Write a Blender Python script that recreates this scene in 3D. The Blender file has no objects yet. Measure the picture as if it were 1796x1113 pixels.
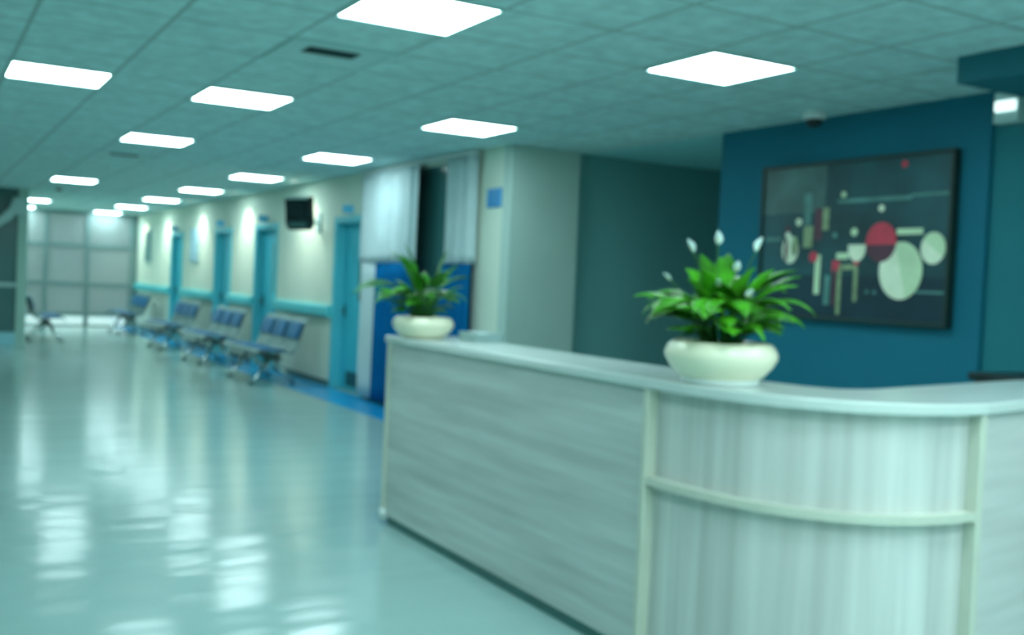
import bpy, bmesh, math, random
from mathutils import Vector, Matrix
PI = math.pi
sc = bpy.context.scene
COL = sc.collection

# ------------------------------------------------------------------ materials
def pm(name, col, rough=.5, metal=0, var=.08, scale=(12, 12, 12), bump=0, bscale=60, spec=.5, emit=None, estr=0, trans=0, coat=0):
    """procedural Principled material: base colour broken up by object-space noise"""
    m = bpy.data.materials.new(name); m.use_nodes = True
    nt = m.node_tree; N = nt.nodes; L = nt.links
    b = N['Principled BSDF']
    tc = N.new('ShaderNodeTexCoord'); mp = N.new('ShaderNodeMapping'); nz = N.new('ShaderNodeTexNoise')
    mp.inputs['Scale'].default_value = scale
    nz.inputs['Scale'].default_value = 1; nz.inputs['Detail'].default_value = 3
    L.new(tc.outputs['Object'], mp.inputs['Vector']); L.new(mp.outputs['Vector'], nz.inputs['Vector'])
    rp = N.new('ShaderNodeValToRGB')
    rp.color_ramp.elements[0].position = .3; rp.color_ramp.elements[1].position = .7
    rp.color_ramp.elements[0].color = tuple(max(0, c*(1-var)) for c in col) + (1,)
    rp.color_ramp.elements[1].color = tuple(min(1, c*(1+var)) for c in col) + (1,)
    L.new(nz.outputs['Fac'], rp.inputs['Fac']); L.new(rp.outputs['Color'], b.inputs['Base Color'])
    b.inputs['Roughness'].default_value = rough; b.inputs['Metallic'].default_value = metal
    b.inputs['Specular IOR Level'].default_value = spec
    if coat: b.inputs['Coat Weight'].default_value = coat
    if trans: b.inputs['Transmission Weight'].default_value = trans
    if bump:
        n2 = N.new('ShaderNodeTexNoise'); n2.inputs['Scale'].default_value = bscale
        bp = N.new('ShaderNodeBump'); bp.inputs['Strength'].default_value = bump; bp.inputs['Distance'].default_value = .01
        L.new(tc.outputs['Object'], n2.inputs['Vector']); L.new(n2.outputs['Fac'], bp.inputs['Height'])
        L.new(bp.outputs['Normal'], b.inputs['Normal'])
    if emit:
        b.inputs['Emission Color'].default_value = tuple(emit) + (1,); b.inputs['Emission Strength'].default_value = estr
    return m

GX, GY, TX, TY = 2.0-.3025, 4.47-.301, .605, .602      # ceiling grid origin and tile size
def ceiling_mat():
    m = pm('acoustic_tiles', CEIL, .9, var=.05, scale=(3, 3, 3), bump=.25, bscale=70, spec=.2)
    nt = m.node_tree; N = nt.nodes; L = nt.links; b = N['Principled BSDF']
    src = b.inputs['Base Color'].links[0].from_socket
    tc = next(n for n in N if n.type == 'TEX_COORD'); sx = N.new('ShaderNodeSeparateXYZ'); L.new(tc.outputs['Object'], sx.inputs[0])
    def mth(op, a, v=None, c=None):
        n = N.new('ShaderNodeMath'); n.operation = op
        L.new(a, n.inputs[0]) if hasattr(a, 'links') else None
        if v is not None:
            if isinstance(v, (int, float)): n.inputs[1].default_value = v
            else: L.new(v, n.inputs[1])
        return n.outputs[0]
    ls = []
    for ax, o, t in (('X', GX, TX), ('Y', GY, TY)):
        f = mth('FRACT', mth('DIVIDE', mth('SUBTRACT', sx.outputs[ax], o), t))
        d = mth('ABSOLUTE', mth('SUBTRACT', f, .5)); ls.append(mth('GREATER_THAN', d, .5-.012/t))
    ln = mth('MAXIMUM', ls[0], ls[1])
    # mottled tile relief
    nz = N.new('ShaderNodeTexNoise'); nz.inputs['Scale'].default_value = 9; nz.inputs['Detail'].default_value = 2
    L.new(tc.outputs['Object'], nz.inputs['Vector'])
    r2 = N.new('ShaderNodeMapRange'); r2.inputs[1].default_value = .35; r2.inputs[2].default_value = .65; r2.inputs[3].default_value = .88; r2.inputs[4].default_value = 1.08
    L.new(nz.outputs['Fac'], r2.inputs[0])
    mu = N.new('ShaderNodeMix'); mu.data_type = 'RGBA'; mu.blend_type = 'MULTIPLY'; mu.inputs[0].default_value = 1
    L.new(src, mu.inputs[6]); L.new(r2.outputs[0], mu.inputs[7])
    mx = N.new('ShaderNodeMix'); mx.data_type = 'RGBA'; L.new(ln, mx.inputs[0]); L.new(mu.outputs[2], mx.inputs[6])
    mx.inputs[7].default_value = tuple(c*.62 for c in CEIL) + (1,)
    L.new(mx.outputs[2], b.inputs['Base Color'])
    return m

def floor_mat():
    m = pm('polished_floor', FLOOR, .16, var=.04, scale=(.8, .8, .8), spec=.5)
    nt = m.node_tree; N = nt.nodes; L = nt.links; b = N['Principled BSDF']
    tc = next(n for n in N if n.type == 'TEX_COORD')
    mp = N.new('ShaderNodeMapping'); mp.inputs['Rotation'].default_value = (0, 0, math.radians(28)); mp.inputs['Scale'].default_value = (.7, 2.3, 1)
    n2 = N.new('ShaderNodeTexNoise'); n2.inputs['Scale'].default_value = 1.6; n2.inputs['Detail'].default_value = 1.2
    bp = N.new('ShaderNodeBump'); bp.inputs['Strength'].default_value = .34; bp.inputs['Distance'].default_value = .02
    L.new(tc.outputs['Object'], mp.inputs['Vector']); L.new(mp.outputs['Vector'], n2.inputs['Vector'])
    L.new(n2.outputs['Fac'], bp.inputs['Height']); L.new(bp.outputs['Normal'], b.inputs['Normal'])
    return m

LAMP = (.74, .98, 1.0)
CEIL = (.54, .80, .80)
FLOOR = (.33, .50, .48)
M = {}
M['ceiling'] = ceiling_mat(); M['floor'] = floor_mat()
M['plain_ceiling'] = pm('plain_ceiling', (.34, .72, .74), .8, var=.03)
M['cream_wall'] = pm('cream_wall', (.70, .80, .68), .75, var=.03, scale=(2, 2, 2))
M['corner_wall'] = pm('corner_wall', (.44, .60, .55), .75, var=.03, scale=(2, 2, 2))
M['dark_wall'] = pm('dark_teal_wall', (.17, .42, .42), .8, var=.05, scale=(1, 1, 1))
M['navy_wall'] = pm('petrol_blue_wall', (.004, .155, .23), .7, var=.04, scale=(1.5, 1.5, 1.5), spec=.3)
M['side_wall'] = pm('teal_side_wall', (.016, .19, .23), .7, var=.04, scale=(1.5, 1.5, 1.5), spec=.3)
M['bulkhead'] = pm('bulkhead_paint', (.006, .15, .20), .7, var=.03)
M['baseboard'] = pm('dark_baseboard', (.06, .16, .16), .5)
M['strip'] = pm('blue_vinyl_strip', (.01, .32, .66), .25, var=.05, scale=(1, 1, 1))
M['rail'] = pm('teal_rail', (.10, .62, .68), .45, var=.04)
M['door'] = pm('teal_door', (.05, .52, .66), .45, var=.04, scale=(2, 2, 1))
M['frame'] = pm('door_frame_teal', (.10, .60, .70), .45, var=.03)
M['steel'] = pm('brushed_steel', (.50, .66, .66), .32, .85, var=.06, scale=(4, 60, 4))
M['chair_shell'] = pm('chair_shell', (.16, .28, .28), .35, .6, var=.06, scale=(30, 30, 30))
M['chrome'] = pm('chrome', (.62, .74, .74), .15, .95, var=.03)
M['dark_metal'] = pm('dark_metal', (.03, .08, .08), .45, .4)
M['blue_pad'] = pm('blue_vinyl_pad', (.003, .15, .34), .45, var=.10, scale=(14, 14, 14))
M['black'] = pm('black_plastic', (.008, .02, .022), .4)
M['screen'] = pm('screen_glass', (.004, .022, .026), .12, var=.02)
M['glass_slit'] = pm('vision_glass', (.10, .28, .28), .15)
M['grille'] = pm('dark_grille', (.01, .10, .12), .6)
M['sheer'] = pm('white_curtain', (.52, .65, .67), .9, var=.05, scale=(3, 3, 3), trans=0)
M['blue_cloth'] = pm('blue_curtain', (.0003, .125, .33), .9, spec=.08, var=.12, scale=(4, 4, 4))
M['dark_glass'] = pm('dark_glass', (.05, .165, .17), .2, var=.06, scale=(2, 2, 2))
M['white'] = pm('white_plastic', (.80, .88, .86), .4, var=.03)
M['pale'] = pm('pale_green_post', (.40, .62, .55), .6, var=.04)
M['palegrey'] = pm('pale_painted_metal', (.46, .66, .65), .5, var=.03)
M['sill'] = pm('pale_blue_sill', (.34, .70, .80), .4, var=.03)
M['mullion'] = pm('mullion_grey', (.17, .28, .28), .5, var=.03)
M['frosted'] = pm('frosted_pane', (.20, .25, .25), .45, var=.08, scale=(.8, .8, .8), emit=(.45, .74, .74), estr=.13)
M['bright_pane'] = pm('daylit_pane', (.7, .85, .85), .3, var=.03, emit=(.62, .80, .82), estr=.5)
M['sign_blue'] = pm('sign_blue', (.01, .26, .60), .4, var=.04)
M['sign_light'] = pm('sign_light_blue', (.12, .52, .78), .4, var=.04)
M['poster_dark'] = pm('poster_dark', (.10, .26, .27), .5, var=.25, scale=(6, 6, 9))
M['poster_light'] = pm('poster_light', (.34, .60, .72), .5, var=.15, scale=(6, 6, 9))
M['diffuser'] = pm('lamp_diffuser', (.9, .95, .95), .4, var=.01, emit=LAMP, estr=14)
M['downlight_lens'] = pm('downlight_lens', (.9, .9, .8), .4, var=.01, emit=(1, .95, .82), estr=4)
M['emer_lens'] = pm('emergency_lens', (.9, .95, .95), .4, var=.01, emit=(.8, 1, .98), estr=1.1)
M['lamp_frame'] = pm('lamp_frame', (.55, .78, .75), .5, var=.02)
M['vent'] = pm('vent_blade', (.50, .76, .75), .5, var=.03)
M['vent_dark'] = pm('vent_throat', (.015, .06, .06), .8)
M['detector'] = pm('detector_rust', (.20, .16, .15), .6)
M['laminate_h'] = pm('ash_laminate_lengthwise', (.52, .575, .55), .38, var=.18, scale=(1.1, 1.1, 17))
M['laminate_v'] = pm('ash_laminate_upright_lit', (.62, .64, .615), .38, var=.17, scale=(15, 15, .5))  # brighter copy of the desk laminate; front light painted into the colour
M['laminate_e'] = pm('ash_laminate_end_lit', (.62, .64, .615), .38, var=.09, scale=(1.1, 1.1, 17))  # end panel laminate lightened too, its stronger light put into the colour
M['top'] = pm('counter_top', (.62, .70, .67), .22, var=.03, scale=(6, 6, 6))
M['edging'] = pm('cream_edging', (.60, .64, .54), .35, var=.03)
M['plinth'] = pm('plinth_dark', (.06, .19, .18), .5)
M['ceramic'] = pm('cream_ceramic', (.93, .90, .68), .25, var=.03, scale=(5, 5, 5), coat=.3)
M['soil'] = pm('soil', (.01, .03, .01), .95, var=.4, scale=(60, 60, 60))
M['leaf'] = pm('leaf_green', (.055, .30, .008), .38, var=.65, scale=(9, 9, 9))
M['leaf_dark'] = pm('leaf_deep_green', (.035, .22, .012), .38, var=.65, scale=(9, 9, 9))
M['stem'] = pm('stem_green', (.015, .13, .01), .5, var=.2)
M['spathe'] = pm('spathe_white', (.72, .90, .86), .5, var=.04)
M['spadix'] = pm('spadix', (.72, .78, .40), .6)
M['tray'] = pm('tray_grey', (.30, .44, .43), .5)
M['paper'] = pm('paper', (.78, .9, .92), .7, var=.02)
# painting pigments
M['art_bg'] = pm('art_dusk', (.010, .07, .085), .45, var=.5, scale=(2.2, 2.2, 2.2))
M['art_low'] = pm('art_deep_blue', (.002, .03, .05), .45, var=.3, scale=(3, 3, 3))
M['art_grey'] = pm('art_grey_teal', (.055, .14, .135), .45, var=.4, scale=(3, 3, 3))
M['art_white'] = pm('art_pale_green', (.82, .93, .70), .45, var=.12, scale=(5, 5, 5))
M['art_white_b'] = pm('art_soft_green', (.62, .82, .54), .45, var=.12, scale=(5, 5, 5))
M['art_red'] = pm('art_red', (.60, .05, .09), .45, var=.1)
M['art_wine'] = pm('art_wine', (.10, .035, .06), .45, var=.1)
M['art_tan'] = pm('art_olive', (.26, .36, .20), .45, var=.3, scale=(20, 20, 20))
M['art_line'] = pm('art_line_teal', (.09, .26, .24), .45, var=.3, scale=(6, 6, 6))
M['art_frame'] = pm('black_frame', (.012, .035, .03), .4, var=.1)

# ------------------------------------------------------------------ mesh helpers
class MB:
    def __init__(s): s.v = []; s.f = []; s.mi = []; s.cur = 0
    def add(s, vs, fs):
        o = len(s.v); s.v += [Vector(v) for v in vs]
        for f in fs: s.f.append([i+o for i in f]); s.mi.append(s.cur)
    def box(s, x0, x1, y0, y1, z0, z1, mtx=None):
        vs = [Vector(p) for p in ((x0,y0,z0),(x1,y0,z0),(x1,y1,z0),(x0,y1,z0),(x0,y0,z1),(x1,y0,z1),(x1,y1,z1),(x0,y1,z1))]
        if mtx: vs = [mtx @ v for v in vs]
        s.add(vs, [(0,3,2,1),(4,5,6,7),(0,1,5,4),(1,2,6,5),(2,3,7,6),(3,0,4,7)])
    def prism(s, poly, axis, a, b):
        """extrude a 2-D outline along axis ('x': outline is (y,z); 'y': (x,z); 'z': (x,y))"""
        def P(u, v, w): return {'x': (w, u, v), 'y': (u, w, v), 'z': (u, v, w)}[axis]
        n = len(poly)
        vs = [P(u, v, a) for u, v in poly] + [P(u, v, b) for u, v in poly]
        s.add(vs, [tuple(range(n))[::-1], tuple(range(n, 2*n))] + [(i, (i+1) % n, n+(i+1) % n, n+i) for i in range(n)])
    def tube(s, pts, r, seg=8, cap=True):
        pts = [Vector(p) for p in pts]; rs = r if isinstance(r, (list, tuple)) else [r]*len(pts); rings = []
        for i, p in enumerate(pts):
            t = (pts[min(i+1, len(pts)-1)] - pts[max(i-1, 0)]).normalized()
            u = t.cross(Vector((0, 0, 1)));
            if u.length < 1e-3: u = t.cross(Vector((1, 0, 0)))
            u.normalize(); w = t.cross(u)
            rings.append([p + (u*math.cos(2*PI*k/seg) + w*math.sin(2*PI*k/seg))*rs[i] for k in range(seg)])
        n = len(pts); vs = [v for rg in rings for v in rg]
        fs = [(i*seg+k, i*seg+(k+1) % seg, (i+1)*seg+(k+1) % seg, (i+1)*seg+k) for i in range(n-1) for k in range(seg)]
        if cap: fs += [tuple(range(seg))[::-1], tuple(range((n-1)*seg, n*seg))]
        s.add(vs, fs)
    def lathe(s, prof, seg=40, c=(0, 0, 0), close=False):
        n = len(prof); vs = []
        for r, z in prof:
            for k in range(seg): a = 2*PI*k/seg; vs.append((c[0]+r*math.cos(a), c[1]+r*math.sin(a), c[2]+z))
        fs = [(i*seg+k, i*seg+(k+1) % seg, (i+1)*seg+(k+1) % seg, (i+1)*seg+k) for i in range(n-1) for k in range(seg)]
        if close: fs += [((n-1)*seg+k, (n-1)*seg+(k+1) % seg, (k+1) % seg, k) for k in range(seg)]
        else: fs += [tuple(range(seg))[::-1], tuple(range((n-1)*seg, n*seg))]
        s.add(vs, fs)
    def sheet(s, prof, y0, y1, th):
        """bent plate: (x,z) profile extruded along y with thickness th"""
        up = []; P = [Vector((p[0], p[1])) for p in prof]
        for i, p in enumerate(P):
            t = (P[min(i+1, len(P)-1)] - P[max(i-1, 0)]).normalized(); n = Vector((-t.y, t.x)); up.append(p + n*th)
        s.prism([tuple(p) for p in P] + [tuple(p) for p in up[::-1]], 'y', y0, y1)
    def build(s, name, mat, parent=None, smooth=False, bevel=0, bseg=2, off=None):
        me = bpy.data.meshes.new(name)
        o0 = Vector(off) if off is not None else (parent_loc(parent) if parent else Vector((0, 0, 0)))
        me.from_pydata([v - o0 for v in s.v], [], s.f)
        mats = mat if isinstance(mat, list) else [mat]
        for m in mats: me.materials.append(m)
        for p, i in zip(me.polygons, s.mi): p.material_index = i
        bm = bmesh.new(); bm.from_mesh(me); bmesh.ops.recalc_face_normals(bm, faces=bm.faces); bm.to_mesh(me); bm.free()
        o = bpy.data.objects.new(name, me); COL.objects.link(o)
        if parent: o.parent = parent
        elif off is not None: o.location = o0
        if smooth:
            for p in me.polygons: p.use_smooth = True
        if bevel:
            md = o.modifiers.new('bevel', 'BEVEL'); md.width = bevel; md.segments = bseg; md.limit_method = 'ANGLE'; md.angle_limit = .6
        return o
def parent_loc(p):
    v = Vector((0, 0, 0))
    while p: v += p.location; p = p.parent
    return v
def tag(o, label, cat, group=None):
    o['label'] = label; o['category'] = cat
    if group: o['group'] = group
    return o
def thing(name, label, cat, loc=(0, 0, 0), group=None):
    e = bpy.data.objects.new(name, None); COL.objects.link(e); e.location = loc; e.empty_display_size = .1
    return tag(e, label, cat, group)
def dup(o, loc=None, rot=None, label=None):
    def cp(a, par):
        b = a.copy(); COL.objects.link(b)
        if par: b.parent = par
        for ch in list(a.children): cp(ch, b)
        return b
    r = cp(o, None)
    if loc is not None: r.location = loc
    if rot is not None: r.rotation_euler = (0, 0, rot)
    if label: r['label'] = label
    return r
def struct(o, label=None, cat=None):
    o['kind'] = 'structure'
    if label: o['label'] = label
    if cat: o['category'] = cat
    return o
def wall(name, mat, label, *boxes, cat='wall'):
    b = MB()
    for q in boxes: b.box(*q)
    return struct(b.build(name, mat), label, cat)

# ------------------------------------------------------------------ the room
XW, CH, YE, YC = 4.58, 2.65, 25.9, 8.05       # corridor wall, ceiling height, end wall, wall corner
LD = [(11.40, 12.42), (14.90, 15.95), (17.45, 18.46), (21.08, 22.04)]   # door openings along the wall
wall('floor', M['floor'], 'polished pale teal floor reflecting the ceiling lights', (-3, 7.7, -3, YE+.2, -.1, 0), cat='floor')
wall('ceiling', M['ceiling'], 'suspended ceiling of square acoustic tiles', (-3, 5.42, -3, YE+.2, CH, CH+.1), (5.42, 7.7, -3, 6.24, CH, CH+.1), cat='ceiling')
wall('ceiling_recess', M['plain_ceiling'], 'plain ceiling strip over the dark passage behind the counter', (5.42, 7.7, 6.24, 8.45, CH, CH+.1), cat='ceiling')
# corridor wall with door openings and the curtained window opening
WIN = (8.72, 11.28, 2.58)
bx = []; edges = [YC+.15] + [WIN[0], WIN[1]] + [v for d in LD for v in d] + [YE+.2]
for i in range(0, len(edges), 2): bx.append((XW, XW+.16, edges[i], edges[i+1], 0, CH))
bx.append((XW, XW+.16, WIN[0], WIN[1], WIN[2], CH))
for a, b in LD: bx.append((XW, XW+.16, a, b, 2.10, CH))
wall('wall_right', M['cream_wall'], 'cream corridor wall with four teal doors', *bx)
wall('wall_corner', M['corner_wall'], 'pale green wall end facing the counter beside the dark passage', (XW, 5.30, YC, YC+.15, 0, CH))
wall('wall_passage', M['dark_wall'], 'dark green wall in the passage behind the counter', (5.30, 7.7, YC+.12, YC+.32, 0, CH))
wall('wall_alcove', M['navy_wall'], 'petrol blue wall carrying the large painting', (5.42, 7.7, 3.90, 6.24, 0, CH))
wall('wall_side', M['side_wall'], 'lighter teal wall section right of the painting', (5.45, 5.65, -3, 3.90, 0, CH))
wall('wall_end', M['palegrey'], 'narrow wall over the glazed corridor end', (1.4, XW+.16, YE+.1, YE+.2, 0, CH))
wall('wall_left', M['corner_wall'], 'left side wall of the hall', (-3.2, -3, -3, 19.54, 0, CH))
wall('wall_corridor', M['cream_wall'], 'left wall of the corridor beyond the glass partition', (1.43, 1.58, 19.66, YE+.1, 0, CH))
wall('wall_front', M['cream_wall'], 'front wall of the hall', (-3, 5.45, -3.2, -3, 0, CH))
wall('wall_passage_end', M['dark_wall'], 'end wall of the dark passage', (7.6, 7.7, 6.24, 8.2, 0, CH))
wall('trim_bulkhead', M['bulkhead'], 'petrol blue bulkhead beam under the ceiling at the right', (4.54, 5.45, -1, 3.48, 2.515, CH), cat='beam')
wall('trim_floor_strip', M['strip'], 'blue vinyl strip along the corridor wall', (4.05, XW, YC+.16, YE, 0, .003), cat='floor strip')
bb = [(XW-.012, XW, edges[i]+(.0 if i else 0), edges[i+1], .003, .085) for i in range(2, len(edges), 2)]
bb.append((XW-.012, XW, edges[0], edges[1], .003, .085))
wall('baseboard_right', M['baseboard'], 'dark baseboard along the corridor wall', *[(a, b, c+.06 if c > 11 else c, d-.06 if 12 < d < 25 else d, e, f) for a, b, c, d, e, f in bb], cat='baseboard')
# rail panels between the doors
segs = [(LD[i][1]+.07, (LD[i+1][0]-.07 if i < 3 else YE)) for i in range(4)]
wh = ['between the first and second door', 'between the second and third door', 'between the third and fourth door', 'beyond the last door']
for i, (a, b) in enumerate(segs):
    mb = MB(); mb.prism([(XW, .88), (XW-.05, .89), (XW-.065, .91), (XW-.065, 1.01), (XW-.05, 1.035), (XW, 1.04)], 'y', a, b)
    struct(mb.build('trim_%d' % (i+1), M['rail']), 'teal wall guard rail ' + wh[i], 'wall guard')

# doors
dl = ['nearest teal door with a tall narrow glass slit', 'second teal door from the curtains', 'third teal door from the curtains', 'farthest teal door near the corridor end']
for i, (a, b) in enumerate(LD):
    d = thing('door_%d' % (i+1), dl[i], 'door', (XW, (a+b)/2, 0)); d['kind'] = 'structure'
    f = MB()
    for y0, y1, z0, z1 in ((a-.055, a+.03, 0, 2.15), (b-.03, b+.055, 0, 2.15), (a+.03, b-.03, 2.07, 2.15)):
        f.box(XW-.02, XW+.15, y0, y1, z0 if z0 else .004, z1)
    f.build('frame', M['frame'], d, bevel=.004)
    leaf = MB(); leaf.box(XW+.10, XW+.145, a+.03, b-.03, .008, 2.07); lf = leaf.build('leaf', M['door'], d, bevel=.003)
    yl = b-.03                                            # lock edge is the far edge
    g = MB(); g.box(XW+.094, XW+.10, a+.30, a+.47, 1.12, 1.86); g.build('vision_panel', M['glass_slit'], lf)
    k = MB(); k.box(XW+.092, XW+.10, a+.24, b-.24, .06, .24); k.build('kick_grille', M['grille'], lf)
    h = MB(); h.box(XW+.09, XW+.10, yl-.115, yl-.065, .90, 1.06)
    h.tube([(XW+.10, yl-.09, .98), (XW+.045, yl-.09, .98), (XW+.04, yl-.12, .98), (XW+.04, yl-.22, .98)], .011)
    h.build('handle', M['dark_metal'], lf)
sl = ['nearest door', 'second door', 'third door', 'farthest door']
for i, (a, b) in enumerate(LD):
    y = (a+b)/2-.06; s = thing('door_sign', 'small blue room sign projecting over the %s' % sl[i], 'sign', (XW, y, 2.16), 'room signs over the doors')
    m_ = MB(); m_.box(XW-.15, XW-.012, y-.008, y+.008, 2.17, 2.27); m_.build('plate', M['sign_light'] if i else M['sign_light'], s, bevel=.003)
    m_ = MB(); m_.box(XW-.012, XW, y-.03, y+.03, 2.18, 2.26); m_.build('bracket', M['white'], s)

# curtained window: dark panes between frame members
w = thing('window_2', 'dark window opening between the curtains', 'window', (XW, 10, 0)); w['kind'] = 'structure'
f = MB()
f.box(XW+.04, XW+.12, WIN[0], WIN[0]+.06, 0, WIN[2]); f.box(XW+.04, XW+.12, WIN[1]-.06, WIN[1], 0, WIN[2])
f.box(XW+.04, XW+.12, WIN[0]+.06, WIN[1]-.06, WIN[2]-.06, WIN[2]); f.box(XW+.04, XW+.12, WIN[0]+.06, WIN[1]-.06, 0, .06)
f.build('frame', M['dark_glass'], w)
g = MB(); g.box(XW+.07, XW+.085, WIN[0]+.06, WIN[1]-.06, .06, WIN[2]-.06); g.build('pane', M['dark_glass'], w)

def drape(y0, y1, z0, z1, x, amp, pitch, ph=0, flare=0):
    """pleated cloth, a closed thin shell"""
    mb = MB(); n = max(24, int((y1-y0)/pitch*10)); zz = [z0+(z1-z0)*k/10 for k in range(11)]
    V = []
    for th in (0, .008):
        for z in zz:
            for i in range(n+1):
                t = i/n; sp = 1 + flare*(1-(z-z0)/(z1-z0)); yc = (y0+y1)/2; y = yc + (y0+(y1-y0)*t-yc)*sp
                ww = (y0+(y1-y0)*t)/pitch*2*PI+ph
                V.append((x + th + amp*(math.sin(ww)+.35*math.sin(ww*1.7+1.2))*(.75+.25*(1-(z-z0)/(z1-z0))), y, z))
    R = n+1; K = 11*R; F = []
    for th in (0, 1):
        for r in range(10):
            for i in range(n): q = th*K+r*R+i; F.append((q, q+1, q+R+1, q+R))
    for r in range(10):
        for i in (0, n): q = r*R+i; F.append((q, q+R, q+R+K, q+K))
    for i in range(n):
        for r in (0, 10): q = r*R+i; F.append((q, q+1, q+1+K, q+K))
    mb.add(V, F); return mb
def curtain(label, y0, y1, pale_edge):
    c = thing('curtain', label, 'curtain', (XW-.1, (y0+y1)/2, .03), 'two-tone curtains at the dark window')
    drape(y0, y1, 1.58, 2.60, XW-.09, .034, .19).build('white_upper_cloth', M['sheer'], c, smooth=True)
    drape(y0, y1-pale_edge, .05, 1.58, XW-.095, .036, .17).build('blue_lower_cloth', M['blue_cloth'], c, smooth=True)
    if pale_edge: drape(y1-pale_edge, y1, .05, 1.58, XW-.085, .02, .13).build('pale_side_cloth', M['sheer'], c, smooth=True)
    return c
curtain('wide white over blue curtain behind the smaller potted plant', 9.80, 11.33, .50)
curtain('narrow white over blue curtain beside the small blue wall sign', 8.60, 9.20, 0)
r = thing('curtain_rail', 'white curtain rail under the ceiling above the dark window', 'curtain rail', (XW-.08, 10, 2.605))
b = MB(); b.box(XW-.12, XW-.05, 8.58, 11.36, 2.605, 2.632); b.build('track', M['white'], r, bevel=.004)
for y in (8.66, 10.0, 11.3):
    b = MB(); b.box(XW-.05, XW, y, y+.03, 2.61, 2.632); b.build('bracket', M['white'], r)

# end glazing (window_1): frame grid, frosted panes, daylit bottom row
w = thing('window_1', 'tall frosted glazing filling the corridor end with a bright strip at the floor', 'window', (3.1, YE, 0)); w['kind'] = 'structure'
vx = [1.60, 2.58, 3.47, 4.44]; hz = [.0, .27, .97, 1.86, 2.60]
f = MB()
for x in vx: f.box(x-.05, x+.05, YE-.06, YE+.06, 0, 2.64)
f.box(4.49, XW, YE-.02, YE+.1, 0, 2.64)
for z in hz[1:]:
    for a, b in zip(vx, vx[1:]): f.box(a+.05, b-.05, YE-.045, YE+.045, z-.045, z+.045)
for a, b in zip(vx, vx[1:]): f.box(a+.05, b-.05, YE-.05, YE+.05, .001, .03)
f.build('mullions', M['mullion'], w)
for a, b in zip(vx, vx[1:]):
    for k in range(4):
        p = MB(); p.box(a+.05, b-.05, YE-.012, YE+.012, (hz[k]+.045) if k else .03, hz[k+1]-.045)
        p.build('pane', M['bright_pane'] if k == 0 else M['frosted'], w)

# glass partition at the left (window_3)
YL = 19.54
w = thing('window_3', 'dark glass partition with a pale post at the left edge of the photo', 'window', (1.0, YL, 0)); w['kind'] = 'structure'
b = MB(); b.box(1.50, 1.66, YL-.06, YL+.12, 0, CH); b.build('post', M['pale'], w, bevel=.006)
b = MB(); b.box(-3, 1.50, YL-.03, YL+.03, .985, 1.05); b.build('mid_rail', M['palegrey'], w)
b = MB(); b.box(-3, 1.50, YL-.10, YL+.08, 0, .21); b.build('sill', M['sill'], w, bevel=.006)
b = MB(); b.box(-3, 1.50, YL-.01, YL+.01, .21, CH); b.build('pane', M['dark_glass'], w)
b = MB(); b.prism([(.95, 1.92), (1.20, 1.98), (1.38, 2.12), (1.44, 2.20), (1.62, 2.18), (1.60, 2.46), (1.42, 2.50), (1.36, 2.32), (1.20, 2.14), (.95, 2.10)], 'y', YL-.22, YL-.03)
b.build('arched_header', M['palegrey'], w, bevel=.01)

# ------------------------------------------------------------------ ceiling fittings
def ceiling_light(x, y, label):
    t = thing('ceiling_light', label, 'ceiling light', (x, y, CH-.012), 'square ceiling light panels')
    b = MB(); o, i = .300, .285
    for q in ((-o, o, -o, -i), (-o, o, i, o), (-o, -i, -i, i), (i, o, -i, i)): b.box(x+q[0], x+q[1], y+q[2], y+q[3], CH-.012, CH)
    b.build('frame', M['lamp_frame'], t)
    b = MB(); b.box(x-i, x+i, y-i, y+i, CH-.008, CH-.001); b.build('diffuser', M['diffuser'], t)
    return t
XA, XB, XD = 2.0, .785, 3.835; row = lambda k: 4.47+3.008*k
ordl = ['nearest', 'second', 'third', 'fourth', 'fifth', 'sixth', 'seventh', 'eighth']
LL = [(XA, 0, 'largest square light panel, cut off by the top edge of the photo'), (XA, 1, 'square light panel lined up between the largest panel and the grey ceiling vent row'),
      (XA, 2, 'square light panel just in front of the faint far ceiling vent'), (XA, 4, 'square light panel beside the reddish smoke detector'),
      (XA, 6, 'upper of two dim light panels over the left corridor bench'), (XA, 7, 'lower of two dim light panels over the left corridor bench'),
      (XB, 1, 'square light panel at the far left of the photo, nearest the left edge'),
      (XD, 0, 'diamond looking light panel over the painting and desk, rightmost of all')]
LL[1] = (XA, 1, 'square light panel right of the far left one, at the same height in the photo')
nm = ['second', 'third', 'fourth', 'fifth', 'sixth', 'seventh', 'last']
for k in range(1, 8): LL.append((XD, k, '%s square light panel along the right-hand row running above the corridor doors' % nm[k-1]))
for x, k, lb in LL: ceiling_light(x, row(k), lb)
# unseen panels added to brighten desk and hall, on grid rows and between
for x, k in ((XA, -1), (XD, -1), (XB, 0), (XA, -2), (XD, -2), (XB, -1), (XB, -2), (XA, -1.4003), (XD, -1.4003), (XB, -1.4003), (3.21, -1.4003), (3.21, -2), (-1.64, 2), (-1.64, 4)):
    ceiling_light(x, row(k), 'unseen square light panel added to brighten the desk and hall')

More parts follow.
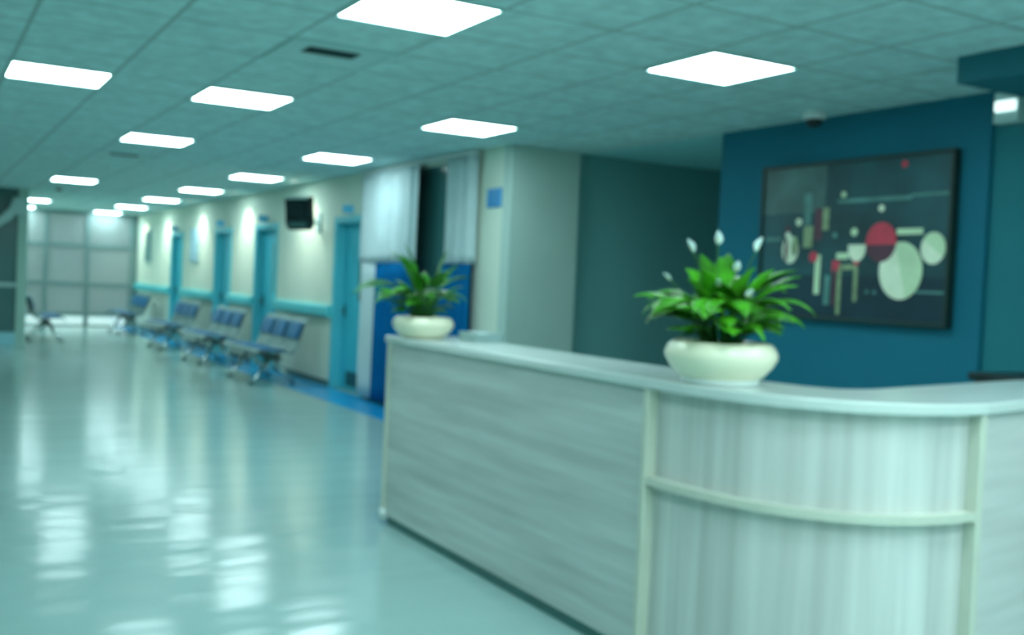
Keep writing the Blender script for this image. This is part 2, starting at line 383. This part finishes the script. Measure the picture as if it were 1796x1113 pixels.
def vent(x, y, label):
    t = thing('ceiling_vent', label, 'vent', (x, y, CH-.014), 'square ceiling vents')
    b = MB(); o, i = .298, .27
    for q in ((-o, o, -o, -i), (-o, o, i, o), (-o, -i, -i, i), (i, o, -i, i)): b.box(x+q[0], x+q[1], y+q[2], y+q[3], CH-.014, CH)
    b.build('frame', M['vent'], t)
    b = MB(); b.box(x-i, x+i, y-i, y+i, CH-.006, CH-.001); b.build('plate', M['vent'], t)
    b = MB(); b.box(x-.17, x+.13, y-.18, y-.01, CH-.0075, CH-.006); b.build('slot', M['vent_dark'], t)
    for d in (-.125, -.065):
        b = MB(); b.prism([(y+d-.012, CH-.012), (y+d-.008, CH-.014), (y+d+.012, CH-.0075), (y+d+.004, CH-.0075)], 'x', x-.17, x+.13); b.build('blade', M['vent_dark'], t)
vent(XA, 5.674, 'grey ceiling vent with a dark slot near the largest light panel')
vent(XA, 12.29, 'faint far ceiling vent between the left row of lights')
t = thing('smoke_detector', 'small reddish brown smoke detector on the ceiling at the far left', 'smoke detector', (2.0, 18.34, CH-.05))
b = MB(); b.lathe([(.055, 0), (.06, -.018), (.05, -.025)], 24, (2.0, 18.34, CH)); b.build('base', M['lamp_frame'], t, smooth=True)
b = MB(); b.lathe([(.05, -.025), (.055, -.04), (.04, -.06), (.015, -.066)], 24, (2.0, 18.34, CH)); b.build('sensor_cap', M['detector'], t, smooth=True)
cx, cy = 5.22, 5.10
t = thing('dome_camera', 'small white dome camera on the ceiling above the painting', 'camera', (cx, cy, CH-.09))
b = MB(); b.lathe([(.075, 0), (.08, -.012), (.078, -.04), (.062, -.05)], 28, (cx, cy, CH)); b.build('housing', M['white'], t, smooth=True)
b = MB(); b.lathe([(.058, -.05), (.055, -.07), (.04, -.092), (.012, -.102)], 28, (cx, cy, CH)); b.build('dome', M['black'], t, smooth=True)
# wall-washing downlights along the corridor
for k in range(3, 8):
    y = row(k) + (-.05 if k < 7 else -.6); x = 4.33
    wd = {2: 'over the curtains', 3: 'beside the wall television', 4: 'before the second door', 5: 'before the third door', 6: 'before the farthest door', 7: 'at the corridor end'}[k]
    t = thing('downlight', 'round recessed downlight by the corridor wall ' + wd, 'downlight', (x, y, CH-.012), 'downlights washing the corridor wall')
    b = MB(); b.lathe([(.05, 0), (.062, 0), (.064, -.008), (.052, -.012)], 28, (x, y, CH), close=True); b.build('trim_ring', M['white'], t, smooth=True)
    b = MB(); b.lathe([(.05, -.001), (.05, -.005), (.02, -.007)], 24, (x, y, CH)); b.build('lens', M['downlight_lens'], t)
    ld = bpy.data.lights.new('downlight_beam', 'SPOT'); ld.energy = SPOT_W if 'SPOT_W' in globals() else 36
    ld.color = (1, .92, .70); ld.spot_size = math.radians(112); ld.spot_blend = .7; ld.shadow_soft_size = .035
    lo = bpy.data.objects.new('downlight_beam', ld); COL.objects.link(lo); lo.location = (0, 0, -.01); lo.parent = t

# ------------------------------------------------------------------ wall furniture
def board(name, label, cat, y0, y1, z0, z1, mat, th=.03):
    t = thing(name, label, cat, (XW, (y0+y1)/2, z0))
    b = MB(); b.box(XW-th, XW, y0, y1, z0, z1); b.build('panel', M['palegrey'], t, bevel=.004)
    b = MB(); b.box(XW-th-.004, XW-th, y0+.025, y1-.025, z0+.025, z1-.025); b.build('face', mat, t)
    return t
board('notice_board', 'dark notice board on the wall past the farthest door', 'notice board', 24.15, 24.85, 1.54, 2.25, M['poster_dark'])
board('wall_poster', 'pale blue poster on the wall between the third and farthest doors', 'poster', 19.66, 20.32, 1.55, 2.20, M['poster_light'])
t = thing('wall_sign', 'square blue wall sign near the corner right of the curtains', 'sign', (XW, 8.34, 2.10))
b = MB(); b.box(XW-.02, XW, 8.21, 8.47, 2.10, 2.27); b.build('plate', M['sign_blue'], t, bevel=.006)

# television on a swing arm
tx, ty, tz = 4.12, 12.52, 2.17
t = thing('television', 'black television on a swing arm high on the corridor wall', 'television', (tx, ty, tz-.2))
R = Matrix.Translation((tx, ty, tz)) @ Matrix.Rotation(math.radians(-62), 4, 'Z') @ Matrix.Rotation(math.radians(6), 4, 'X')   # screen faces local -Y
def loc_poly(mb, poly, d0, d1):
    n = len(poly); V = [R @ Vector((u, d0, v)) for u, v in poly] + [R @ Vector((u, d1, v)) for u, v in poly]
    mb.add(V, [tuple(range(n))[::-1], tuple(range(n, 2*n))]+[(i, (i+1) % n, n+(i+1) % n, n+i) for i in range(n)])
b = MB(); loc_poly(b, [(-.20, .20), (.20, .20), (.20, -.15), (.15, -.21), (-.15, -.21), (-.20, -.15)], -.05, .05); b.build('housing', M['black'], t, bevel=.008)
b = MB(); loc_poly(b, [(-.175, .17), (.175, .17), (.175, -.09), (-.175, -.09)], -.056, -.05); b.build('screen', M['screen'], t)
b = MB(); loc_poly(b, [(-.185, .172), (.185, .172), (.185, .198), (-.185, .198)], -.054, -.05); b.build('top_reflection', M['palegrey'], t)  # pale strip painted as the ceiling light's reflection on the screen
b = MB(); loc_poly(b, [(-.16, -.11), (.16, -.11), (.13, -.175), (-.13, -.175)], -.056, -.05); b.build('speaker_grille', M['baseboard'], t)
b = MB(); loc_poly(b, [(-.13, .13), (.13, .13), (.13, -.14), (-.13, -.14)], .05, .10); b.build('rear_cover', M['black'], t, bevel=.01)
b = MB(); pb = R @ Vector((0, .10, 0)); b.tube([pb, (4.33, 12.85, 2.13), (4.42, 13.06, 2.10), (XW-.02, 13.08, 2.10)], .024, 10)
b.build('swing_arm', M['steel'], t)
b = MB(); b.box(XW-.02, XW, 13.0, 13.16, 1.98, 2.22); b.build('wall_plate', M['palegrey'], t, bevel=.005)

# ------------------------------------------------------------------ waiting benches
def make_bench(label):
    t = thing('waiting_bench', label, 'bench', (0, 0, 0), 'three seat waiting benches')
    b = MB(); b.box(-.07, .01, -.86, .86, .325, .375); b.build('beam', M['dark_metal'], t, bevel=.006)
    for y in (-.58, 0, .58):
        b = MB(); b.sheet([(-.31, .385), (-.30, .42), (-.26, .432), (-.10, .425), (.08, .405), (.17, .405)], y-.265, y+.265, .014)
        s = b.build('seat', M['chair_shell'], t, bevel=.004)
        b = MB(); b.sheet([(-.245, .447), (-.10, .441), (.05, .424)], y-.225, y+.225, .022); b.build('seat_pad', M['blue_pad'], s, bevel=.009)
        b = MB(); b.sheet([(.345, .845), (.315, .80), (.275, .68), (.235, .56), (.19, .46), (.16, .42)], y-.265, y+.265, -.014)
        s = b.build('backrest', M['chair_shell'], t, bevel=.004)
        b = MB(); b.sheet([(.288, .795), (.247, .68), (.215, .585)], y-.225, y+.225, -.026); b.build('back_pad', M['blue_pad'], s, bevel=.009)
    for y in (-.52, .52):
        b = MB()
        b.tube([(-.27, y, .022), (-.22, y, .06), (-.05, y, .325)], [.02, .024, .028], 10)
        b.tube([(.27, y, .022), (.22, y, .06), (-.01, y, .325)], [.02, .024, .028], 10)
        l = b.build('leg', M['chrome'], t, smooth=True)
        for gx in (-.27, .27):
            b = MB(); b.lathe([(.03, 0), (.032, .012), (.02, .022)], 16, (gx, y, 0)); b.build('glide', M['dark_metal'], l)
        b = MB(); b.tube([(-.02, y, .36), (.12, y, .40), (.22, y, .50), (.29, y, .70), (.325, y, .80)], .014, 8); b.build('back_support', M['dark_metal'], t, smooth=True)
    return t
bn = make_bench('three seat bench with blue pads beside the nearest door')
bn.location = (3.99, 13.48, 0.003)
dup(bn, (3.98, 16.2, .003), 0, 'three seat bench with blue pads in front of the second and third doors')
dup(bn, (3.98, 19.05, .003), 0, 'three seat bench with blue pads between the third and farthest doors')
dup(bn, (3.96, 23.3, .003), 0, 'three seat bench with blue pads nearest the frosted corridor end')
dup(bn, (2.10, 20.95, 0), PI-.05, 'dark backed bench seen from its side at the left, beside the glass partition')

# ------------------------------------------------------------------ reception desk
def superarc(n=28, e=2.5):
    P = []
    for k in range(n+1):
        a = PI/2*k/n; P.append(Vector((3.06-.71*max(math.cos(a), 0)**(2/e), 3.05-.88*max(math.sin(a), 0)**(2/e))))
    return P
A0 = Vector((2.35, 5.45)); A1 = Vector((2.35, 3.06)); arc = superarc(); E0 = Vector((3.075, 2.17)); E1 = Vector((4.35, 2.43))
def offset(P, d):
    """shift a polyline to its inner side (left of travel) by d, mitred"""
    out = []
    for i, p in enumerate(P):
        ts = []
        if i: ts.append((p-P[i-1]).normalized())
        if i < len(P)-1: ts.append((P[i+1]-p).normalized())
        ns = [Vector((-t.y, t.x)) for t in ts]
        if len(ns) == 2:
            m_ = (ns[0]+ns[1]).normalized(); k = d/max(.4, m_.dot(ns[0]))
        else: m_ = ns[0]; k = d
        out.append(p+m_*k)
    return out
def ribbon(P, d0, d1, z0, z1):
    a = offset(P, d0); b = offset(P, d1); mb = MB(); n = len(P)
    V = [(p.x, p.y, z) for z in (z0, z1) for q in (a, b) for p in q]; F = []
    for i in range(n-1):
        F += [(i, i+1, n+i+1, n+i), (2*n+i, 3*n+i, 3*n+i+1, 2*n+i+1), (i, 2*n+i, 2*n+i+1, i+1), (n+i, n+i+1, 3*n+i+1, 3*n+i)]
    F += [(0, n, 3*n, 2*n), (n-1, 3*n-1, 4*n-1, 2*n-1)]
    mb.add(V, F); return mb
dk = thing('reception_desk', 'long pale wood grained reception desk with a rounded front corner', 'reception desk', (2.8, 3.4, 0))
main = [A0, A1]; end = [E0, E1]
ribbon(main, .012, .05, .055, 1.04).build('front_panel', M['laminate_h'], dk)
ribbon(arc, .045, .085, .70, 1.04).build('upper_curved_panel', M['laminate_v'], dk)
ribbon(arc, .045, .085, .055, .70).build('lower_curved_panel', M['laminate_v'], dk)
ribbon(end, .012, .05, .055, 1.04).build('end_panel', M['laminate_e'], dk)
full = [A0+Vector((0, .05)), A1] + arc[1:-1] + [E0, E1]
mb = ribbon(full, -.008, .44, 1.04, 1.08); mb.build('counter_top', M['top'], dk, bevel=.007)
ribbon(arc, .002, .0445, .688, .716).build('middle_band', M['edging'], dk)
for p, q, nm_ in ((A1, arc[1], 'a'), (E0, arc[-2], 'b')):
    b = MB(); d = (q-p).normalized(); nrm = Vector((-d.y, d.x)) if nm_ == 'a' else Vector((d.y, -d.x))
    s0 = p - d*.010; s1 = p + d*.020
    c = [s0-nrm*.002, s1-nrm*.002, s1+nrm*.07, s0+nrm*.07]
    b.prism([(v.x, v.y) for v in c], 'z', .05, 1.04); b.build('edge_strip', M['edging'], dk, bevel=.006)
b = MB(); b.box(2.345, 2.40, 5.45, 5.475, .055, 1.04); b.build('edge_strip', M['edging'], dk, bevel=.006)
ribbon([A0, A1]+arc[1:-1]+[E0, E1], .03, .07, 0, .055).build('plinth', M['plinth'], dk)
b = MB(); b.tube([(2.37, 5.47, .03), (2.37, 5.47, .09)], .03, 16); b.build('corner_foot', M['white'], dk, smooth=True)
ribbon([A0, A1]+arc[1:-1]+[E0, E1], .09, .62, .74, .77).build('inner_worktop', M['top'], dk)

# black low cabinet behind the desk
t = thing('low_cabinet', 'black low cabinet against the teal wall at the right edge', 'cabinet', (5.2, 2.6, 0))
b = MB(); b.box(4.98, 5.44, 1.6, 3.60, .06, 1.0); b.build('carcass', M['black'], t, bevel=.006)
b = MB(); b.box(4.95, 5.44, 1.58, 3.62, 1.0, 1.04); b.build('top', M['black'], t, bevel=.006)
b = MB(); b.box(5.03, 5.42, 1.62, 3.58, 0, .06); b.build('plinth', M['plinth'], t)
for k in range(4):
    y = 1.63+k*.49; b = MB(); b.box(4.965, 4.98, y, y+.47, .09, .97); d = b.build('door', M['black'], t, bevel=.004)
    b = MB(); b.tube([(4.945, y+.44, .62), (4.945, y+.44, .78)], .006, 8); b.tube([(4.965, y+.44, .64), (4.945, y+.44, .64)], .005, 8); b.tube([(4.965, y+.44, .76), (4.945, y+.44, .76)], .005, 8)
    b.build('handle', M['steel'], d)

# emergency light on the teal wall
t = thing('emergency_light', 'white emergency light box high on the teal wall', 'emergency light', (5.44, 3.775, 2.45))
b = MB(); b.box(5.37, 5.45, 3.70, 3.86, 2.45, 2.63); b.build('housing', M['palegrey'], t, bevel=.006)
b = MB(); b.box(5.355, 5.37, 3.715, 3.845, 2.515, 2.575); b.build('lens', M['emer_lens'], t, bevel=.004)

# ------------------------------------------------------------------ painting
AX = 5.42
t = thing('painting', 'large dark framed painting with pale discs and one red disc', 'painting', (AX, 4.88, 1.24))
b = MB(); y0, y1, z0, z1 = 4.09, 5.71, 1.255, 2.335
for q in ((y0, y1, z0, z0+.02), (y0, y1, z1-.02, z1), (y0, y0+.02, z0+.02, z1-.02), (y1-.02, y1, z0+.02, z1-.02)): b.box(AX-.065, AX, *q)
b.build('frame', M['art_frame'], t, bevel=.003)
keys = ['art_bg', 'art_low', 'art_grey', 'art_white', 'art_white_b', 'art_red', 'art_wine', 'art_tan', 'art_line']
b = MB(); b.box(AX-.05, AX-.004, y0+.02, y1-.02, z0+.02, z1-.02)
lay = [0]
def X_(): lay[0] += 1; return AX-.05-.00025*lay[0]
def poly(key, P): b.cur = keys.index(key); x = X_(); b.add([(x, p[0], p[1]) for p in P], [tuple(range(len(P)))]); b.cur = 0
def rect(key, ya, za, yb, zb): poly(key, [(ya, za), (yb, za), (yb, zb), (ya, zb)])
def disc(key, y, z, ry, rz, a0=0, a1=2*PI, n=40): poly(key, [(y+ry*math.cos(a0+(a1-a0)*k/n), z+rz*math.sin(a0+(a1-a0)*k/n)) for k in range(n + (0 if a1-a0 > 6 else 1))])
rect('art_low', 5.69, 1.28, 4.10, 1.56); rect('art_grey', 5.69, 1.99, 5.10, 2.31)
rect('art_line', 4.99, 2.045, 4.39, 2.07); rect('art_line', 4.40, 2.062, 4.12, 2.078); rect('art_line', 4.12, 1.46, 4.50, 1.475)
rect('art_line', 5.65, 1.80, 5.50, 1.825); rect('art_line', 5.29, 1.908, 5.225, 2.128); rect('art_wine', 5.188, 1.80, 5.117, 2.02)
rect('art_tan', 5.117, 1.868, 5.06, 2.02); rect('art_tan', 5.285, 1.75, 5.20, 1.898); rect('art_white_b', 5.165, 1.43, 5.115, 1.70)
rect('art_line', 5.075, 1.36, 5.02, 1.56); rect('art_red', 5.01, 1.58, 4.945, 1.66); rect('art_tan', 4.95, 1.60, 4.79, 1.635)
rect('art_tan', 4.96, 1.30, 4.925, 1.60); rect('art_tan', 4.82, 1.39, 4.785, 1.60); rect('art_wine', 5.0, 1.36, 4.97, 1.60)
rect('art_white_b', 4.975, 1.67, 4.87, 1.712); rect('art_white_b', 4.489, 1.825, 4.292, 1.862)
for k, y, z, r_ in (('art_red', 4.456, 2.268, .022), ('art_white', 4.618, 1.997, .022), ('art_white_b', 4.938, 2.101, .02), ('art_white', 5.332, 1.929, .026), ('art_white_b', 4.831, 1.849, .026), ('art_wine', 5.433, 1.88, .022), ('art_white', 5.43, 1.84, .022), ('art_red', 5.18, 1.685, .036), ('art_line', 4.995, 1.831, .018), ('art_line', 4.70, 1.458, .014), ('art_line', 4.64, 1.456, .014), ('art_red', 4.80, 1.65, .022)):
    disc(k, y, z, r_*1.1, r_)
disc('art_white', 5.401, 1.735, .078, .097); disc('art_wine', 5.44, 1.735, .018, .085); disc('art_tan', 5.36, 1.76, .03, .07)
disc('art_white', 4.80, 1.742, .073, .088, PI, 2*PI); rect('art_white', 4.873, 1.742, 4.727, 1.765)
disc('art_white_b', 4.443, 1.597, .166, .182); disc('art_white', 4.443, 1.597, .164, .18, -PI/2-.3, PI/2-.3)
disc('art_red', 4.605, 1.779, .122, .128); disc('art_wine', 4.605, 1.779, .1215, .1275, PI+.12, 2*PI-.12)
disc('art_white', 4.208, 1.737, .09, .098); disc('art_white_b', 4.208, 1.737, .089, .097, .6, PI+.6)
b.build('canvas', [M[k] for k in keys], t)

# ------------------------------------------------------------------ plants
def leaf(mb, base, az, L, th0, th1, W, blade=.5, twist=0, n=16, thick=.0016):
    """arching petiole that opens into a folded lance-shaped blade"""
    p = Vector(base); pts = [p.copy()]; tans = []
    out = Vector((math.cos(az), math.sin(az), 0)); ds = L/n
    for i in range(n):
        u = i/(n-1); th = th0+(th1-th0)*u**1.5
        d = out*math.sin(th)+Vector((0, 0, 1))*math.cos(th); tans.append(d); p = p+d*ds; pts.append(p.copy())
    tans.append(tans[-1])
    side0 = Vector((-out.y, out.x, 0))
    k0 = int(n*(1-blade)); mb.cur = 1; mb.tube(pts[:k0+2], [.0038-.0012*i/(k0+1) for i in range(k0+2)], 6); mb.cur = 0
    V = []; m_ = 0
    idx = list(range(k0, n+1))
    for i in idx:
        s = (i-k0)/(n-k0); w_ = W*max(.03, math.sin(PI*min(1, s**.72*.985+.012)))**.9
        t = tans[i]; sd = Matrix.Rotation(twist*s, 3, t) @ side0; nr = sd.cross(t).normalized()
        if nr.z < 0 and th1 < 1.2: nr = -nr
        rip = .10*W*math.sin(s*9+az*3)
        V += [pts[i]+sd*w_+nr*(w_*.30+rip*.5), pts[i]+sd*w_*.5+nr*w_*.10, pts[i], pts[i]-sd*w_*.5+nr*w_*.10, pts[i]-sd*w_+nr*(w_*.30-rip*.5)]
        V += [v - nr*thick for v in V[-5:]]
    F = []
    for j in range(len(idx)-1):
        a = j*10; c = a+10
        for q in range(4):
            F.append((a+q, a+q+1, c+q+1, c+q)); F.append((a+5+q, c+5+q, c+6+q, a+6+q))
        F += [(a, c, c+5, a+5), (a+4, a+9, c+9, c+4)]
    mb.add(V, F)
def pot_prof(s):
    return [(.118*s, 0), (.128*s, .004), (.150*s, .018*s), (.182*s, .052*s), (.199*s, .082*s), (.200*s, .100*s), (.190*s, .122*s), (.176*s, .136*s), (.166*s, .139*s), (.158*s, .134*s), (.156*s, .115*s), (.150*s, .10*s)]
def plant(label, loc, s, leaves, flowers, saucer, mats):
    x, y, z = loc
    t = thing('potted_plant', label, 'potted plant', loc, 'potted plants on the reception desk')
    zb = z
    if saucer:
        b = MB(); b.lathe([(.125, 0), (.135, .004), (.138, .022), (.131, .024), (.126, .012)], 40, loc); b.build('saucer', M['white'], t, smooth=True); zb = z+.0125
    b = MB(); b.lathe(pot_prof(s), 56, (x, y, zb)); b.build('bowl', M['ceramic'], t, smooth=True)
    zs = zb+.118*s; b = MB(); b.lathe([(.153*s, -.02), (.153*s, -.004), (.10*s, .004), (.02*s, .006)], 32, (x, y, zs)); b.build('soil', M['soil'], t)
    b = MB()
    for i, (az, L, a0, a1, W, bl) in enumerate(leaves):
        rr = .02+.05*((i*37) % 10)/10*s; jit = ((i*53) % 10)/10-.5
        leaf(b, (x+rr*math.cos(az), y+rr*math.sin(az), zs-.004), az, L, a0, a1, W, bl, jit*.8)
    b.build('foliage', mats, t, smooth=True)
    for (az, L, a0, a1, sz) in flowers:
        b = MB(); p = Vector((x+.02*math.cos(az), y+.02*math.sin(az), zs-.004)); P = [p.copy()]; o = Vector((math.cos(az), math.sin(az), 0))
        for i in range(14):
            th = a0+(a1-a0)*(i/13)**1.3; p = p+(o*math.sin(th)+Vector((0, 0, math.cos(th))))*(L/14); P.append(p.copy())
        b.tube(P, .0024, 6); st = b.build('flower_stalk', M['stem'], t, smooth=True)
        b = MB(); d = (P[-1]-P[-2]).normalized(); sd = d.cross(Vector((.3, .2, 1))).normalized(); nr = sd.cross(d); V = []
        n = 10
        for j in range(n+1):
            q = j/n; w_ = sz*.44*max(.04, math.sin(PI*min(1, q**.8*.97+.02))); c = P[-1]+d*(q*sz*1.5-.2*sz)+nr*(.25*sz*(q-.3)**2)
            for e in (-1, -.5, 0, .5, 1): V.append(c+sd*w_*e+nr*w_*.7*abs(e)**1.6)
        V2 = [v-nr*.0015 for v in V]; F = []
        K = len(V)
        for j in range(n):
            for e in range(4): a = j*5+e; F.append((a, a+1, a+6, a+5)); F.append((K+a, K+a+5, K+a+6, K+a+1))
            for e in (0, 4): a = j*5+e; F.append((a, a+5, K+a+5, K+a))
        for j in (0, n):
            for e in range(4): a = j*5+e; F.append((a, K+a, K+a+1, a+1))
        b.add(V+V2, F); b.build('spathe', M['spathe'], st, smooth=True)
        b = MB(); c = P[-1]+nr*sz*.10; b.tube([c, c+d*sz*.3, c+d*sz*.7], [.004, .006, .003], 8); b.build('spadix', M['spadix'], st, smooth=True)
    return t
# camera right / away directions in plan (used only to spread leaves the way the photo shows them)
rng = random.Random(11)
AR = math.radians(-29.9)          # azimuth of image-right
lv = []
for k in range(64):                                        # full round rosette
    az = 2*PI*k*.381966+rng.uniform(-.25, .25); q = rng.random(); ring = k % 4; W = rng.uniform(.032, .052)
    if ring == 0: lv.append((az, .26+.16*q, rng.uniform(.0, .10), rng.uniform(.7, 2.2), W, .44))
    elif ring == 1: lv.append((az, .26+.15*q, rng.uniform(.08, .24), rng.uniform(1.5, 2.9), W, .46))
    elif ring == 2: lv.append((az, .22+.12*q, rng.uniform(.2, .42), rng.uniform(1.8, 3.0), W, .5))
    else: lv.append((az, .15+.09*q, rng.uniform(.35, .65), rng.uniform(1.6, 2.6), W*.85, .55))
for az, L, a0, a1, W in ((AR+.15, .385, .16, 1.5, .036), (AR-.2, .40, .24, 2.5, .040), (AR+.5, .43, .06, 2.2, .040), (AR+PI, .36, .32, 2.0, .034), (AR+PI+.35, .36, .36, 2.7, .036), (AR+PI-.5, .38, .2, 2.3, .036), (AR+1.2, .43, .0, 2.0, .042), (AR-.9, .34, .34, 2.4, .050), (AR-.1, .33, .40, 2.5, .050), (AR-1.3, .34, .22, 2.4, .052), (AR-2.0, .33, .22, 2.5, .050)):
    lv.append((az, L, a0, a1, W, .46))
fl = [(AR+PI, .36, .10, .52, .036), (AR+PI+.3, .375, .02, .06, .034), (AR+.1, .37, .10, .45, .04), (AR-.15, .17, .85, 1.2, .036), (AR-1.4, .29, .12, .5, .03), (AR+PI-.4, .30, .45, .9, .028), (AR-1.0, .21, .3, .7, .03), (AR-1.9, .26, .35, .8, .026)]
plant('larger potted peace lily with white blooms in a wide cream bowl near the painting', (2.505, 2.835, 1.08), 1.0, lv, fl, True, [M['leaf'], M['stem']])
rng = random.Random(5); lv = []
for k in range(40):
    left = k % 3 != 0; az = (AR+PI if left else AR)+rng.uniform(-1.5, 1.5); q = rng.random(); W = rng.uniform(.030, .046); ring = k % 4
    if ring == 0: lv.append((az, .28+.15*q, rng.uniform(.02, .12), rng.uniform(.8, 2.0), W, .46))
    elif ring == 3: lv.append((az, .15+.10*q, rng.uniform(.3, .6), rng.uniform(1.5, 2.5), W*.85, .55))
    else: lv.append((az, .25+.15*q, rng.uniform(.1, .40), rng.uniform(1.5, 2.8), W, .48))
for az, L, a0, a1, W in ((AR+PI+.1, .50, .42, 2.5, .028), (AR+PI-.2, .47, .52, 2.3, .026), (AR+PI+.4, .46, .36, 2.2, .03), (AR+PI-.2, .44, .05, .5, .040), (AR+PI+.6, .43, .02, 1.0, .042), (AR+.3, .41, .10, .35, .038), (AR-.6, .31, .25, 2.4, .04)):
    lv.append((az, L, a0, a1, W, .48))
plant('smaller potted plant leaning left at the far end of the desk by the curtains', (2.47, 5.27, 1.08), .86, lv, [], False, [M['leaf_dark'], M['stem']])

# letter tray behind the small plant
t = thing('letter_tray', 'low grey tray with white paper on the desk behind the smaller plant', 'tray', (2.715, 5.035, 1.08))
b = MB(); b.box(2.63, 2.80, 4.93, 5.14, 1.08, 1.086)
for q in ((2.63, 2.638, 4.93, 5.14), (2.792, 2.80, 4.93, 5.14), (2.638, 2.792, 4.93, 4.938), (2.638, 2.792, 5.132, 5.14)): b.box(*q, 1.086, 1.13)
b.build('tray', M['tray'], t, bevel=.002)
b = MB(); b.box(2.643, 2.787, 4.943, 5.127, 1.086, 1.126); b.build('paper_stack', M['paper'], t)

# ------------------------------------------------------------------ world, camera, view
wd = bpy.data.worlds.new('World'); sc.world = wd; wd.use_nodes = True
bg = wd.node_tree.nodes['Background']; bg.inputs[0].default_value = (.25, .5, .5, 1); bg.inputs[1].default_value = .2

f, vp, roll, cx, cy = 1820.0, (-149.2, 452.0), .045, 898.0, 556.5      # measured from the corridor's vanishing point
Yc = Vector((vp[0]-cx, vp[1]-cy, f)).normalized(); n = Yc.cross(Vector((1, roll, 0))).normalized()
up = -n if n.y > 0 else n
Xc = Yc.cross(up).normalized(); Xc = Xc if Xc.x > 0 else -Xc
row_ = [Xc, Yc, up]
rt = Vector([r[0] for r in row_]); dn = Vector([r[1] for r in row_]); fw = Vector([r[2] for r in row_])
cd = bpy.data.cameras.new('camera'); cam = bpy.data.objects.new('camera', cd); COL.objects.link(cam)
mt = Matrix.Identity(4)
for i in range(3): mt[i][0] = rt[i]; mt[i][1] = -dn[i]; mt[i][2] = -fw[i]
mt.translation = (0, 0, 1.40); cam.matrix_world = mt
cd.sensor_width = 36; cd.lens = f/1796*36; cd.clip_start = .05; cd.clip_end = 100
cd.dof.use_dof = True; cd.dof.focus_distance = .5; cd.dof.aperture_fstop = 11.5
sc.camera = cam
vs = sc.view_settings
sc.display_settings.display_device = 'sRGB'
vs.view_transform = 'Standard'; vs.look = 'None'; vs.gamma = 1; vs.use_curve_mapping = False; vs.exposure = .28
